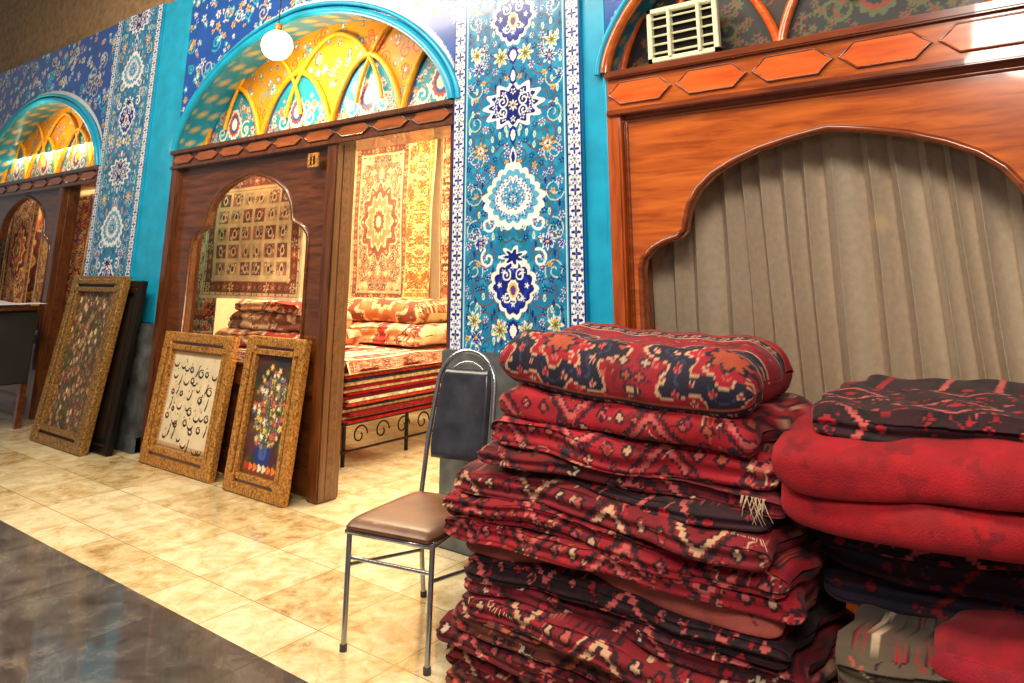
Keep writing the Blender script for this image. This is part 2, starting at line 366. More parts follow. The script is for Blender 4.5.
# ---------------------------------------------------------------- shell
fl=bpy.data.meshes.new('floor')
fv=[(-16,-6,0),(4,-6,0),(4,2.2,0),(-16,2.2,0),(4,6.5,0),(-16,6.5,0)]
fl.from_pydata(fv,[],[(0,1,2,3),(3,2,4,5)]); fl.materials.append(M['greyfl']); fl.materials.append(M['cream']); fl.polygons[1].material_index=1
link(bpy.data.objects.new('floor',fl))
box('wall_back',-16,4,6.5,6.6,0,4.6,M['plaster'],0)
box('wall_partition_left',-8.6,-8.5,4.05,6.5,0,3.35,M['plaster'],0)
box('wall_partition_right',-3.15,-3.0,4.05,6.5,0,3.35,M['plaster'],0)
box('ceiling_shop',-16,4,4.05,6.5,3.35,3.45,M['plaster'],0)
box('wall_upper_front',-16,4,3.72,4.0,4.5,7.5,M['brick'],0)
# ---------------------------------------------------------------- pillars
def pillar(name,x0,x1,cx0,cx1):
    w=x1-x0; c=tile_pillar(w,4.5)
    X,Zz=np.meshgrid(np.linspace(x0,x1,c.W),np.linspace(0,4.5,c.H)); P=np.stack([X,np.full_like(X,3.66),Zz],-1)
    k=int(c.H*1.12/4.5)
    face=gridmesh('tile_face',P[k:],c.a[k:],M['tile'])
    body=box('pillar_body',x0,x1,3.662,4.0,0,4.5,M['cyan'],0)
    base=box('stone_base',min(x0,cx0)-.02,max(x1,cx1)+.0,3.61,4.0,0,1.12,M['stone'],.01)
    pl=box('stone_plinth',min(x0,cx0)-.03,max(x1,cx1)+.0,3.585,3.7,0,.14,M['stone'],.01)
    cy=box('cyan_strip',cx0,cx1,3.69,4.0,1.12,4.5,M['cyan'],.01)
    cy2=tube('cyan_bead',[(cx1-.01,3.685,1.12),(cx1-.01,3.685,3.0)],.018,M['cyan'])
    group(name,[face,body,base,pl,cy,cy2],(x0,3.8,0))
pillar('tiled_pillar',-3.27,-2.23,-2.23,-2.06)
pillar('tiled_pillar',-8.65,-7.6,-7.6,-7.02)
pillar('tiled_pillar',-13.9,-12.85,-12.85,-12.6)
# ---------------------------------------------------------------- arches
def foil(cx,hw,zb,zs,zt):
    n=[(-1,0),(-.985,.08),(-.93,.16),(-.86,.215),(-.78,.25),(-.745,.30),(-.735,.38),(-.71,.50),(-.66,.62),(-.58,.73),(-.47,.82),(-.33,.90),(-.18,.955),(-.07,.985),(0,1)]
    L=[(cx-hw,zb)]+[(cx+a*hw,zs+b*(zt-zs)) for a,b in n]
    Rr=[(2*cx-x,z) for x,z in L[::-1][1:]]
    return L+Rr
def bigarch(cx,hw,zs,zt,n=40,p=2.1,q=.62):
    out=[]
    for i in range(n+1):
        a=-math.cos(math.pi*i/n); t=abs(a)
        z=zs+(zt-zs)*((1-t**p)**q*.93+.07*(1-t)); out.append((cx+a*hw,z))
    return out
def lintel(x0,x1,z0,z1,pm,im,n,md,yf=3.66):
    o=[box('beam',x0,x1,yf,4.0,z0,z1,pm,.008),box('beam_top_mould',x0,x1,yf-.035,4.0,z1-.03,z1+.015,md,.008),box('beam_bottom_mould',x0,x1,yf-.02,4.0,z0-.012,z0+.022,md,.006)]
    s=(x1-x0)/n; hz=(z1-z0)*.27; zc=(z0+z1)/2
    for i in range(n):
        a=x0+i*s+.015; b=x0+(i+1)*s-.015; e=.075
        lp=[(a,zc),(a+e*.5,zc+hz*.45),(a+e,zc+hz),(b-e,zc+hz),(b-e*.5,zc+hz*.45),(b,zc),(b-e*.5,zc-hz*.45),(b-e,zc-hz),(a+e,zc-hz),(a+e*.5,zc-hz*.45)]
        o.append(plate('inlay_%d'%(i+1),[lp],yf-.002,.005,im,.003))
        o.append(tube('inlay_border_%d'%(i+1),[(x,yf-.008,z) for x,z in lp],.006,md,True,2))
    return o
def xz(L,y): return [(x,y,z) for x,z in L]
def archpanel(x0,x1,zbot,ztop,ar,mat,matd,y=3.76,ext=.03):
    hole=[(x,z) for x,z in ar]
    o=[plate('spandrel_panel',[[(x0,zbot),(x1,zbot),(x1,ztop),(x0,ztop)],hole],y,ext,mat,.006)]
    o.append(tube('arch_bead',xz(hole,y-ext-.006),.018,matd,True))
    return o
arA=foil(-.85,1.05,.95,1.62,2.29)
g=archpanel(-2.04,.34,0.02,2.5,arA,M['wood'],M['woodd'],3.75,.03)
g+=[box('left_post',-2.06,-1.97,3.66,4.0,0,2.5,M['woodv'],.012),box('right_post',.3,.42,3.66,4.0,0,2.5,M['woodv'],.012)]
g+=lintel(-2.05,.95,2.5,2.74,M['wood'],M['orange'],7,M['woodd'])
g.append(tube('panel_top_bead',[(-1.97,3.715,2.46),(.3,3.715,2.46)],.012,M['woodd']))
g.append(tube('panel_side_bead',[(-1.955,3.715,.1),(-1.955,3.715,2.46)],.012,M['woodd']))
gl=addmesh('glass_pane',[(-2,3.82,.9),(.3,3.82,.9),(.3,3.82,2.4),(-2,3.82,2.4)],[(0,1,2,3)],M['glass']); g.append(gl)
g.append(box('jamb_far',.86,.95,3.66,4.0,0,2.5,M['woodv'],.01))
group('arched_shop_window',g,(-.85,3.8,0))
nx,nz=900,24; u=np.linspace(0,1,nx); v=np.linspace(0,1,nz); U,V=np.meshgrid(u,v)
k=U*20+.22*np.sin(U*19)+.1*np.sin(U*47); fr_=k-np.floor(k)
Y=3.985+.15*(np.abs(fr_-.30)**.75)+.008*np.sin(U*150+V*1.5)
P=np.stack([-2.1+2.6*U+.008*np.sin(V*5+k),Y,.3+2.2*V],-1)
gridmesh('window_curtain',P,None,M['curtain'])
box('wall_behind_curtain',-3.0,1.6,4.3,4.35,0,3.3,M['darkvoid'],0)
def tympanum(nm,cx,hw,zs,zt,spans,cellc,bgc,ribmat,depth,seed,framemat,rise,dens=60):
    y=YF+depth
    c=Cv(2*hw,zt-zs+.05,.008,bgc); R=random.Random(seed); x0=cx-hw
    for i in range(int(2*hw*(zt-zs)*26)):
        c.spiral(R.uniform(0,2*hw),R.uniform(0,zt-zs),R.uniform(.04,.08),1.3,.006,R.choice([cellc[0],cellc[2]]),1,R.random()*6)
    for i in range(int(2*hw*(zt-zs)*dens)):
        c.rose(R.uniform(0,2*hw),R.uniform(0,zt-zs),R.uniform(.02,.045),6,R.choice([[cellc[0],cellc[1]],[cellc[2],cellc[1]],[cellc[3],cellc[0],cellc[1]]]),R.random()*6,.3)
    obs=[]
    XX,ZZ=np.meshgrid(np.arange(c.W)*c.res,np.arange(c.H)*c.res)
    for a,b in spans:
        for k,cc in enumerate([cellc[3],cellc[0]]):
            hw_=(b-a)/2-.03-.03*k; m_=(a+b)/2-x0
            t=np.clip(abs(XX-m_)/hw_,0,1); top=(rise-.045*k)*((1-t**2)**.7*.93+.07*(1-t)); mk=(ZZ<top)&(abs(XX-m_)<hw_)
            c.a[mk]=np.array(cc)/255.
        m_=(a+b)/2-x0; w=(b-a)
        for i in range(46):
            px=R.uniform(.03,w/2-.08); pz=R.uniform(.02,rise*(1-(px/(w/2))**2)-.08)
            if pz<0: continue
            for sg in(-1,1):
                c.rose(m_+sg*px,pz,R.uniform(.02,.04),6,[cellc[1],cellc[2]] if i%3==0 else ([cellc[2],cellc[1],cellc[3]] if i%3==1 else [bgc,cellc[3]]),0,.3)
        c.tear(m_,rise*.42,.13,.17,[cellc[1],cellc[2],cellc[3],cellc[1]],7)
        for sg in(-1,1): c.spiral(m_+sg*.2,rise*.3,.09,1.4,.009,cellc[1],sg,1)
        obs.append(tube('rib_%d'%(len(obs)+1),xz(bigarch((a+b)/2,(b-a)/2,zs,zs+rise,24,2,.7),y-.02),.026,ribmat))
    X,Zz=np.meshgrid(np.linspace(cx-hw,cx+hw,c.W),zs+np.arange(c.H)*c.res)
    tt=np.clip(abs(X-cx)/hw,0,1); topz=zs+(zt-zs)*((1-tt**2.1)**.62*.93+.07*(1-tt))+.02
    ok=Zz<topz; kp=ok[:-1,:-1]|ok[:-1,1:]
    obs.append(gridmesh('painted_panel',np.stack([X,np.full_like(X,y),Zz],-1),c.a,M['paint'],kp))
    for (a,b),(a2,b2) in zip(spans[:-1],spans[1:]):
        obs.append(tube('upper_rib',xz([q for q in bigarch(b,(b-a)*.62,zs+rise*.35,zs+rise*1.42,28,2,.7) if q[1]<zs+(zt-zs)*.96],y-.03),.018,ribmat))
    A=np.array(bigarch(cx,hw,zs,zt,60)); ys=np.linspace(3.68,y,6)
    P=np.stack([np.stack([A[:,0],np.full(len(A),yy),A[:,1]],-1) for yy in ys])
    cc=np.zeros(P.shape); cc[:]=np.array((40,150,180))/255.; cc[::2,::3]=np.array((230,200,90))/255.
    obs.append(gridmesh('arch_soffit',P,cc,M['tile']))
    obs.append(tube('arch_moulding',xz(A.tolist(),3.655),.035,framemat)); obs.append(tube('arch_moulding_outer',xz(bigarch(cx,hw+.06,zs,zt+.07,60),3.66),.022,M['cyan']))
    group(nm,obs,(cx,3.8,zs))
def spandrel(nm,x0,x1,z0,z1,cx,hw,zs,zt,seed):
    c=tile_field(x1-x0,z1-z0,seed)
    X,Zz=np.meshgrid(x0+np.arange(c.W)*c.res,z0+np.arange(c.H)*c.res)
    t=np.clip(abs(X-cx)/(hw+.01),0,1); top=zs+(zt-zs)*((1-t**2.1)**.62*.93+.07*(1-t))
    out=(Zz>top)|(abs(X-cx)>hw+.01)
    d=(Zz-top); bnd=(d>.07)&(d<.13); c.a[bnd&out]=np.array(W_)/255.
    keep=(out[:-1,:-1]&out[1:,1:]&out[:-1,1:]&out[1:,:-1])
    gridmesh(nm,np.stack([X,np.full_like(X,3.69),Zz],-1),c.a,M['tile'],keep)
tyY=[(30,150,165),(235,235,215),(205,66,50),(20,80,150)]
ribY=mat_plain('yellow_rib_paint',(240,168,30),.4)
tympanum('painted_arch_niche',-5.145,1.86,2.775,3.80,[(-7.0,-6.02),(-6.02,-4.98),(-4.98,-4.1),(-4.1,-3.3)],tyY,(230,152,24),ribY,.26,5,M['cyan'],.64)
tympanum('painted_arch_niche',-10.6,1.93,2.775,3.80,[(-12.5,-11.6),(-11.6,-10.6),(-10.6,-9.6),(-9.6,-8.7)],tyY,(230,152,24),ribY,.26,6,M['cyan'],.64)
tyA=[(30,36,40),(84,90,52),(130,48,28),(22,22,26)]
tympanum('transom_arch',-.58,1.47,2.755,3.7,[(-2.04,-1.07),(-1.07,-.09),(-.09,.88)],tyA,(44,28,22),M['orange'],.12,8,M['wood'],.62)
spandrel('wall_tile_spandrel',-7.02,-3.27,2.76,4.5,-5.145,1.875,2.775,3.80,11)
spandrel('wall_tile_spandrel_far',-12.6,-8.65,2.76,4.5,-10.6,1.95,2.775,3.80,12)
spandrel('wall_tile_spandrel_right',-2.06,1.2,2.76,4.5,-.58,1.47,2.755,3.7,13)
v=[box('frame_top',-1.79,-1.36,3.70,3.74,3.08,3.11,M['white']),box('frame_bottom',-1.79,-1.36,3.70,3.74,2.78,2.81,M['white']),box('frame_left',-1.79,-1.76,3.70,3.74,2.78,3.11,M['white']),box('frame_right',-1.39,-1.36,3.70,3.74,2.78,3.11,M['white']),box('mullion',-1.66,-1.64,3.69,3.74,2.8,3.1,M['white']),box('mullion_2',-1.48,-1.46,3.69,3.74,2.8,3.1,M['white'])]
for i in range(5):
    o=box('slat_%d'%(i+1),-1.77,-1.38,-.017,.017,-.004,.004,M['white'],.0015); o.rotation_euler=(.5,0,0); o.location=(0,3.722,2.84+i*.053); C.view_layer.update(); v.append(o)
v.append(box('vent_back',-1.77,-1.38,3.745,3.75,2.8,3.09,M['darkvoid'],0))
group('air_vent_grille',v,(-1.57,3.72,2.95))
def bay(nm,x0,x1,xd0,xd1,cx,hw,zb,zs,zt):
    ar=foil(cx,hw,zb,zs,zt)
    px0,px1=(x0,xd0)
    g=archpanel(px0,px1,.02,2.6,ar,M['dark'],M['dark'],3.76,.03)
    g+=[box('left_post',x0-.02,x0+.1,3.66,4.0,0,2.6,M['darkv'],.012),box('door_post',xd0-.13,xd0,3.66,3.86,0,2.6,M['darkv'],.012),box('door_jamb',xd1-.05,xd1,3.68,3.86,0,2.6,M['darkv'],.012),
        box('sill_rail',x0+.1,xd0-.13,3.68,3.74,zb-.16,zb-.06,M['dark'],.01),box('base_rail',x0+.1,xd0-.13,3.68,3.74,.02,.2,M['dark'],.01)]
    g+=lintel(x0-.02,x1,2.6,2.76,M['dark'],M['inlayd'],9,M['darkv'])
    group(nm,g,(x0,3.8,0))
bay('arched_shop_front',-7.0,-3.27,-4.49,-3.27,-5.74,.88,.86,1.85,2.46)
bay('arched_shop_front',-12.6,-8.65,-9.5,-8.65,-10.75,.95,.95,1.85,2.56)
pl=[box('plate',-4.84,-4.70,3.645,3.66,2.42,2.54,M['gold'],.004),box('digit_1',-4.80,-4.785,3.64,3.65,2.445,2.515,M['blackm'],.002),box('digit_2',-4.76,-4.745,3.64,3.65,2.445,2.515,M['blackm'],.002)]
group('number_plate',pl,(-4.77,3.65,2.48))
# ---------------------------------------------------------------- interior rugs
palB=[((176,124,84),(126,70,50),(212,176,130),[(216,186,146),(104,60,46),(96,84,82),(186,112,70)]),
      ((182,108,60),(132,58,34),(220,182,128),[(228,196,148),(96,40,28),(84,60,44),(206,116,62)]),
      ((214,158,70),(190,112,44),(232,200,130),[(236,206,140),(150,72,34),(120,96,50),(204,96,50)]),
      ((120,30,36),(40,34,54),(200,170,130),[(220,190,150),(180,80,50),(50,60,90),(160,60,60)]),
      ((176,62,48),(196,144,96),(228,196,154),[(232,208,170),(120,36,32),(84,76,80),(222,136,88)])]
def wallrug(name,x0,x1,z0,z1,y,pal,seed,wave=.015,tilt=0,med=True,garden=False):
    w=x1-x0; h=z1-z0; c=persian(w,h,max(.008,max(w,h)/300),pal,seed,med,garden)
    U,V=np.meshgrid(np.linspace(0,1,c.W),np.linspace(0,1,c.H))
    d=wave*np.sin(U*7+seed)*(1.2-V)+.5*wave*np.sin(U*17+V*3)
    P=np.stack([x0+w*U+.01*np.sin(V*9),y+d+tilt*U,z0+h*V],-1)
    return gridmesh(name,P,c.a,M['rug'])
wallrug('hanging_rug',-8.3,-7.55,1.2,3.1,6.38,palB[1],20,.02)
wallrug('hanging_rug',-7.5,-6.42,1.2,3.25,6.42,palB[0],21)
wallrug('hanging_rug',-6.38,-5.9,1.3,3.3,6.3,palB[2],22,.05,med=False)
wallrug('hanging_rug',-5.88,-5.62,1.0,3.3,6.36,palB[1],26,.02,med=False)
wallrug('hanging_rug',-5.6,-5.2,1.25,3.3,6.28,palB[2],23,.05,med=False)
wallrug('hanging_rug',-7.35,-5.68,1.34,2.62,4.3,palB[1],24,.012,med=False,garden=True)
wallrug('hanging_rug',-7.9,-7.38,.9,2.6,4.5,palB[4],27,.03,med=False)
wallrug('hanging_rug',-5.15,-4.5,1.2,3.1,6.35,palB[1],25,.02)
def fold(name,x0,x1,y0,y1,z0,z1,cv,seed,plies=2,amp=.02,mat=None,nu=None,endr=.12,sag=.015,dx=.008,ntop=40,sl=.0,und=.012,sq=.75):
    R=random.Random(seed); hz=(z1-z0)/2; zc=(z0+z1)/2; L=x1-x0; nu=nu or int(L/dx)
    n1=10; nf=36
    sec=[]; yb=y1; yc=y0+hz*.9
    for i in range(n1): sec.append((yb+(yc-yb)*i/n1,-1,0))
    for i in range(nf+1):
        a=-math.pi/2-math.pi*i/nf; s_=math.sin(a); sec.append((yc-hz*.9*abs(math.cos(a))**sq,math.copysign(abs(s_)**sq,s_),1))
    for i in range(1,ntop+1): sec.append((yc+(yb-yc)*i/ntop,1,0))
    for i in range(1,5): sec.append((yb+.02*math.sin(math.pi*i/5),1-2*i/5,0))
    sy=np.array([q[0] for q in sec]); sz=np.array([q[1] for q in sec]); fr=np.array([q[2] for q in sec])
    U=np.linspace(0,1,nu); x=x0+L*U
    edge=np.minimum(U,1-U)*L; e=np.clip(edge/ (hz*endr*8+.02),0,1); s=np.sqrt(np.clip(1-(1-e)**2,0,1))*.85+.15; s[0]=s[-1]=.02
    p=[R.random()*6 for _ in range(10)]
    wob=lambda fq,ph: np.sin(x*fq+ph)
    topw=amp*.25*(wob(3.1,p[0])+.5*wob(7.3,p[1])+.35*wob(15,p[7]))
    frw=amp*(wob(2.3,p[2])+.6*wob(5.9,p[3])+.3*wob(13,p[4])+.15*wob(27,p[8]))*.7
    XX,SY=np.meshgrid(x,sy); S,SZ=np.meshgrid(s,sz); FR=fr[:,None]
    Zc=zc+hz*SZ*S
    fy=(SY-y0)/(y1-y0)
    Yc=SY+frw[None]*(1-np.clip(fy,0,1))+(1-S)*.03*(1-fy)
    ang=np.arccos(np.clip(SZ,-1,1))
    if plies>1:
        ang2=ang+.16*np.sin(XX*4.3+p[6])+.08*np.sin(XX*11+p[9])
        gro=np.abs(np.cos(ang2*plies))**6
        rip=np.sin(np.floor(ang2*plies/math.pi+.5)*2.1+XX*3+p[4])
    else: gro=0*ang; rip=np.sin(ang*2+XX*5+p[4])*.4
    inner=np.clip((.95-np.abs(SZ))*8,0,1)
    Yc=Yc+FR*inner*(gro*hz*.34+rip*.012)
    Zc=Zc+topw[None] - sag*np.sin(np.pi*np.clip(fy,0,1))*(SZ>0) + sl*(XX-x0)
    Zc=Zc+und*np.sin(XX*3.3+1.2)+.5*und*np.sin(XX*7.7+zc*3)
    Zc=Zc+ (SZ>.9)*.004*np.sin(XX*31+SY*17+p[5])
    Zc=Zc-.02*np.clip(1-fy*6,0,1)*FR
    XX=XX+ (.025*np.sin(SY*6+p[6])+.012*np.sin(SY*23+p[1]))*(1-2*U)[None]
    arc=np.concatenate([[0],np.cumsum(np.hypot(np.diff(sy),np.diff(sz*hz)))])
    AA=np.repeat(arc[:,None],nu,1)
    colr=cv.sample(XX-x0+R.uniform(0,.2),AA)
    Zc=np.maximum(Zc,.003)
    return gridmesh(name,np.stack([XX,Yc,Zc],-1),colr,mat or M['rug'],closeu=True)
st=[]; cols=[(176,34,40),(226,206,176),(140,26,36),(214,190,150),(60,56,80),(200,70,56),(232,220,196),(120,24,34)]
redge=[mat_plain('rug_edge_%d'%k,a,.9,0,.2,.3,26,.5) for k,a in enumerate(cols)]
z=.36; k=0
while z<.84:
    t=.022+.010*((k*7)%3)/2; R=random.Random(k)
    st.append(box('rug_layer_%d'%(k+1),-7.1,-5.05+R.uniform(-.04,.05),4.35+R.uniform(-.04,.04),6.1,z,z+t-.003,redge[k%8],.008))
    z+=t; k+=1
pz=((206,148,98),(170,50,40),(234,206,168),[(236,214,180),(140,32,34),(90,84,96),(216,118,70)])
c=persian(2.0,1.75,.008,pz,31)
X,Y=np.meshgrid(np.linspace(-7.08,-5.03,c.W),np.linspace(4.33,6.1,c.H)); P=np.stack([X,Y,z+.014+.008*np.sin(X*9)*np.sin(Y*7)],-1)
st.append(gridmesh('top_rug',P,c.a,M['rug']))
c2=persian(1.75,.5,.009,pz,33,False)
Yv,Zv=np.meshgrid(np.linspace(4.33,6.1,c2.W),np.linspace(0,1,c2.H))
st.append(gridmesh('top_rug_drape',np.stack([-5.03+.02*np.sin(Yv*12)*(1-Zv)+.03*(1-Zv),Yv,z+.012-(1-Zv)*.10],-1),c2.a,M['rug']))
c3=persian(2.05,.5,.009,pz,34,False)
Xv,Zv=np.meshgrid(np.linspace(-7.1,-5.03,c3.W),np.linspace(0,1,c3.H))
st.append(gridmesh('top_rug_front_drape',np.stack([Xv,4.32-.03*(1-Zv)+.015*np.sin(Xv*14)*(1-Zv),z+.012-(1-Zv)*.32],-1),c3.a,M['rug']))
for (x,y) in ((-5.15,4.45),(-5.15,5.2),(-5.15,6.0),(-7.0,4.45),(-7.0,6.0)): st.append(tube('leg',[(x,y,0.0),(x,y,.36)],.018,M['blackm']))
st.append(tube('rail_side',[(-5.12,4.4,.34),(-5.12,6.05,.34)],.016,M['blackm'])); st.append(tube('rail_low',[(-5.12,4.4,.12),(-5.12,6.05,.12)],.01,M['blackm']))
for i in range(6):
    y=4.6+i*.26; pts=[(-5.12,y+.09*math.cos(a)*(1-a/9),.23+.09*math.sin(a)*(1-a/9)) for a in np.linspace(0,7,26)]
    st.append(tube('scroll_%d'%(i+1),pts,.007,M['blackm']))
group('rug_stack_on_iron_bed',st,(-6,5.2,0))
zt_=z+.045
a=fold('roll_lower',-6.9,-5.12,5.35,6.12,zt_,zt_+.20,persian(2.2,1.9,.008,palB[4],41),5,2,.02,ntop=30,dx=.012,und=.004,sag=0)
b_=fold('roll_upper',-6.8,-5.2,5.4,6.05,zt_+.20,zt_+.42,persian(2.2,1.9,.008,palB[1],43),8,1,.02,ntop=30,dx=.012,und=.004,sag=0,sq=1)
c_=fold('window_pile_lower',-7.2,-5.7,4.42,5.1,zt_,zt_+.15,persian(2.2,2.2,.008,palB[4],42),6,2,.02,dx=.012,und=.004,sag=0); d_=fold('window_pile_upper',-7.1,-5.78,4.45,5.0,zt_+.15,zt_+.33,persian(2.2,2.2,.008,palB[0],44),7,2,.03,dx=.012,und=.004,sag=0)
e_=fold('window_pile_top',-7.0,-5.9,4.47,4.95,zt_+.33,zt_+.44,persian(2.2,2.2,.008,pz,45),17,2,.03,dx=.012,und=.004,sag=0)
group('folded_rug_bundles',[a,b_,c_,d_,e_],(-6.5,4.7,zt_))
pO=((206,84,44),(124,36,30),(226,180,110),[(240,206,120),(150,40,30),(60,80,110),(236,130,60)])
wallrug('hanging_rug',-13.2,-12.35,1.0,2.9,4.12,palB[3],50)
wallrug('hanging_rug',-12.3,-11.35,1.0,2.8,4.1,pO,51)
wallrug('hanging_rug',-11.3,-10.7,1.1,2.8,4.15,palB[2],52)
wallrug('hanging_rug',-10.65,-10.15,1.0,2.8,4.12,palB[3],56)
wallrug('hanging_rug',-10.1,-9.66,.4,2.55,4.08,pO,53,.03)
wallrug('hanging_rug',-9.62,-9.1,.6,2.55,4.12,palB[3],54,.03,med=False)
wallrug('hanging_rug',-9.05,-8.66,.6,2.55,4.06,palB[3],57,.03,med=False)
wallrug('hanging_rug',-13.8,-11.4,.5,3.0,4.4,pO,58,.03)
wallrug('hanging_rug',-11.4,-9.2,.5,3.0,4.45,palB[0],59,.03)
# ---------------------------------------------------------------- framed pictures
def frame(name,x0,x1,h,yb,yt,cv,fw,mat,slip=None,depth=.05,beads=True,turn=0):
    w=x1-x0; obs=[]
    def L(loop,y,e,m,n,b=.01): 
        return plate(n,loop,y,e,m,b)
    R_=lambda i:[(i,i),(w-i,i),(w-i,h-i),(i,h-i)]
    obs.append(L([R_(0),R_(fw*.45)],0,depth*.45,mat,'outer_moulding'))
    obs.append(L([R_(fw*.4),R_(fw*.8)],.008,depth*.3,slip or mat,'cove_moulding',.006))
    obs.append(L([R_(fw*.75),R_(fw)],-.002,depth*.35,mat,'inner_moulding',.006))
    if beads:
        for (ax,bx,az,bz) in ((fw*.22,w-fw*.22,fw*.22,fw*.22),(fw*.22,w-fw*.22,h-fw*.22,h-fw*.22),(fw*.22,fw*.22,fw*.22,h-fw*.22),(w-fw*.22,w-fw*.22,fw*.22,h-fw*.22)):
            n=int(max(abs(bx-ax),abs(bz-az))/.04); bm=bmesh.new()
            for i in range(n+1):
                t=i/n; r=bmesh.ops.create_icosphere(bm,subdivisions=1,radius=.014)
                for v_ in r['verts']: v_.co+=Vector((ax+(bx-ax)*t,-depth*.48,az+(bz-az)*t))
            me=bpy.data.meshes.new('carved_beads'); bm.to_mesh(me); bm.free(); me.materials.append(mat); obs.append(link(bpy.data.objects.new('carved_beads',me)))
        for (cx_,cz_) in ((fw*.5,fw*.5),(w-fw*.5,fw*.5),(fw*.5,h-fw*.5),(w-fw*.5,h-fw*.5)):
            pts=[]
            for i in range(24):
                a=i*2*math.pi/24; r=fw*.48*(1-.25*math.cos(4*a)); pts.append((cx_+r*math.cos(a),cz_+r*math.sin(a)))
            obs.append(plate('corner_ornament',[pts],-depth*.45,.008,mat,.006))
    X,Zz=np.meshgrid(np.linspace(fw*.9,w-fw*.9,cv.W),np.linspace(fw*.9,h-fw*.9,cv.H))
    obs.append(gridmesh('picture',np.stack([X,np.full_like(X,.012),Zz],-1),cv.a,M['paint']))
    obs.append(box('backing',.01,w-.01,.016,.03,.01,h-.01,M['dark'],0))
    e=group(name,obs); lean=math.atan2(yt-yb,h); e.rotation_euler=(-lean,0,turn); e.location=(x0,yb,.012)
    return e
def flowers(w,h,seed,bg,n,palette,vase=None,spread=(.38,.34),cy=.56,sz=1):
    c=Cv(w,h,.005,bg); R=random.Random(seed)
    for i in range(60): c.rose(R.uniform(0,w),R.uniform(0,h),R.uniform(.05,.14),4,[tuple(int(q*R.uniform(.6,1.5)) for q in bg)],R.random()*6,.3)
    if vase:
        c.rose(w/2,h*.2,w*.2,2,[(30,50,120),(60,90,170)],0,.05,1,1.1); c.rect(w*.1,w*.9,0,h*.1,(110,60,40))
        for i in range(7): c.rose(w*(.15+.11*i),h*.08,.03,3,[R.choice([(200,40,40),(230,120,60),(240,220,190)])],0,.2)
    for i in range(n):
        if vase: a=R.uniform(0,6.28); r=R.random()**.6; x=w/2+r*math.cos(a)*w*spread[0]; y=h*cy+r*math.sin(a)*h*spread[1]
        else: x=R.uniform(0,w); y=R.uniform(0,h)
        if i%5==0 and vase: c.line([(x,y),(w/2,h*.25)],.004,(50,80,40))
        p=R.choice(palette); c.rose(x,y,R.uniform(.018,.045)*sz,R.choice((5,6,7)),[tuple(int(q*.55) for q in p),p,tuple(min(255,int(q*1.25)) for q in p),p],R.random()*6,.25)
        if i%3==0: c.tear(x+.04,y-.03,.012,.03,[(60,90,50)],3)
    return c
cf=flowers(1.1,1.3,2,(84,62,44),520,[(160,112,84),(130,78,60),(196,166,124),(110,64,48),(100,96,62),(150,120,80),(90,70,50)],None,sz=1.4)
frame('gilt_framed_floral_carpet_picture',-8.38,-7.3,1.55,3.3,3.5,cf,.14,M['golddark'],M['blackm'],.07)
frame('dark_picture_frame',-8.05,-7.1,1.5,3.43,3.57,Cv(.3,.3,.05,(50,36,26)),.1,M['blackm'],M['golddark'],.05,False)
def calli(w,h):
    c=Cv(w,h,.004,(190,160,118)); c.rect(.07,w-.07,.07,h-.07,(216,200,168)); R=random.Random(12)
    for i in range(90): c.rose(R.uniform(.08,w-.08),R.uniform(.08,h-.08),R.uniform(.01,.03),5,[(200,176,136)],R.random()*6,.4)
    for i in np.arange(0,w,.03):
        for y in (.035,h-.035): c.rose(i,y,.015,4,[(128,84,50)],0,.3)
    for i in np.arange(0,h,.03):
        for x in (.035,w-.035): c.rose(x,i,.015,4,[(128,84,50)],0,.3)
    for row in range(6):
        for k in range(8):
            x=.15+k*(w-.3)/7+R.uniform(-.04,.04); y=h-.15-row*(h-.3)/5+k*-.01+R.uniform(-.03,.03); L=R.uniform(.05,.12); t=R.random()
            if t<.5: p=[(x+L*.5*math.cos(a),y+L*.4*math.sin(a)) for a in np.linspace(3.3,6.2,12)]
            elif t<.75: p=[(x,y+L*.5),(x-.012,y),(x-.03,y-L*.4)]
            else: p=[(x+L*.55*math.cos(a)*(1-a/14),y+L*.4*math.sin(a)*(1-a/14)) for a in np.linspace(1,8,18)]
            for j,(a,b) in enumerate(zip(p[:-1],p[1:])): c.line([a,b],.003+.007*math.sin(math.pi*(j+.5)/len(p)),(44,32,26))
            if R.random()<.5: c.dia(x+R.uniform(-.04,.04),y+.05,.010,.010,[(44,32,26)])
    return c
frame('framed_calligraphy',-6.68,-5.60,1.06,3.52,3.64,calli(.98,.9),.13,M['gold'],M['dark'],.05)
cf=flowers(.5,.85,5,(60,50,36),170,[(215,196,160),(206,172,90),(180,84,70),(216,206,186),(110,100,130),(206,170,120),(150,120,80)],True)
frame('framed_flower_still_life',-5.36,-4.64,1.09,3.50,3.62,cf,.12,M['gold'],M['dark'],.05)
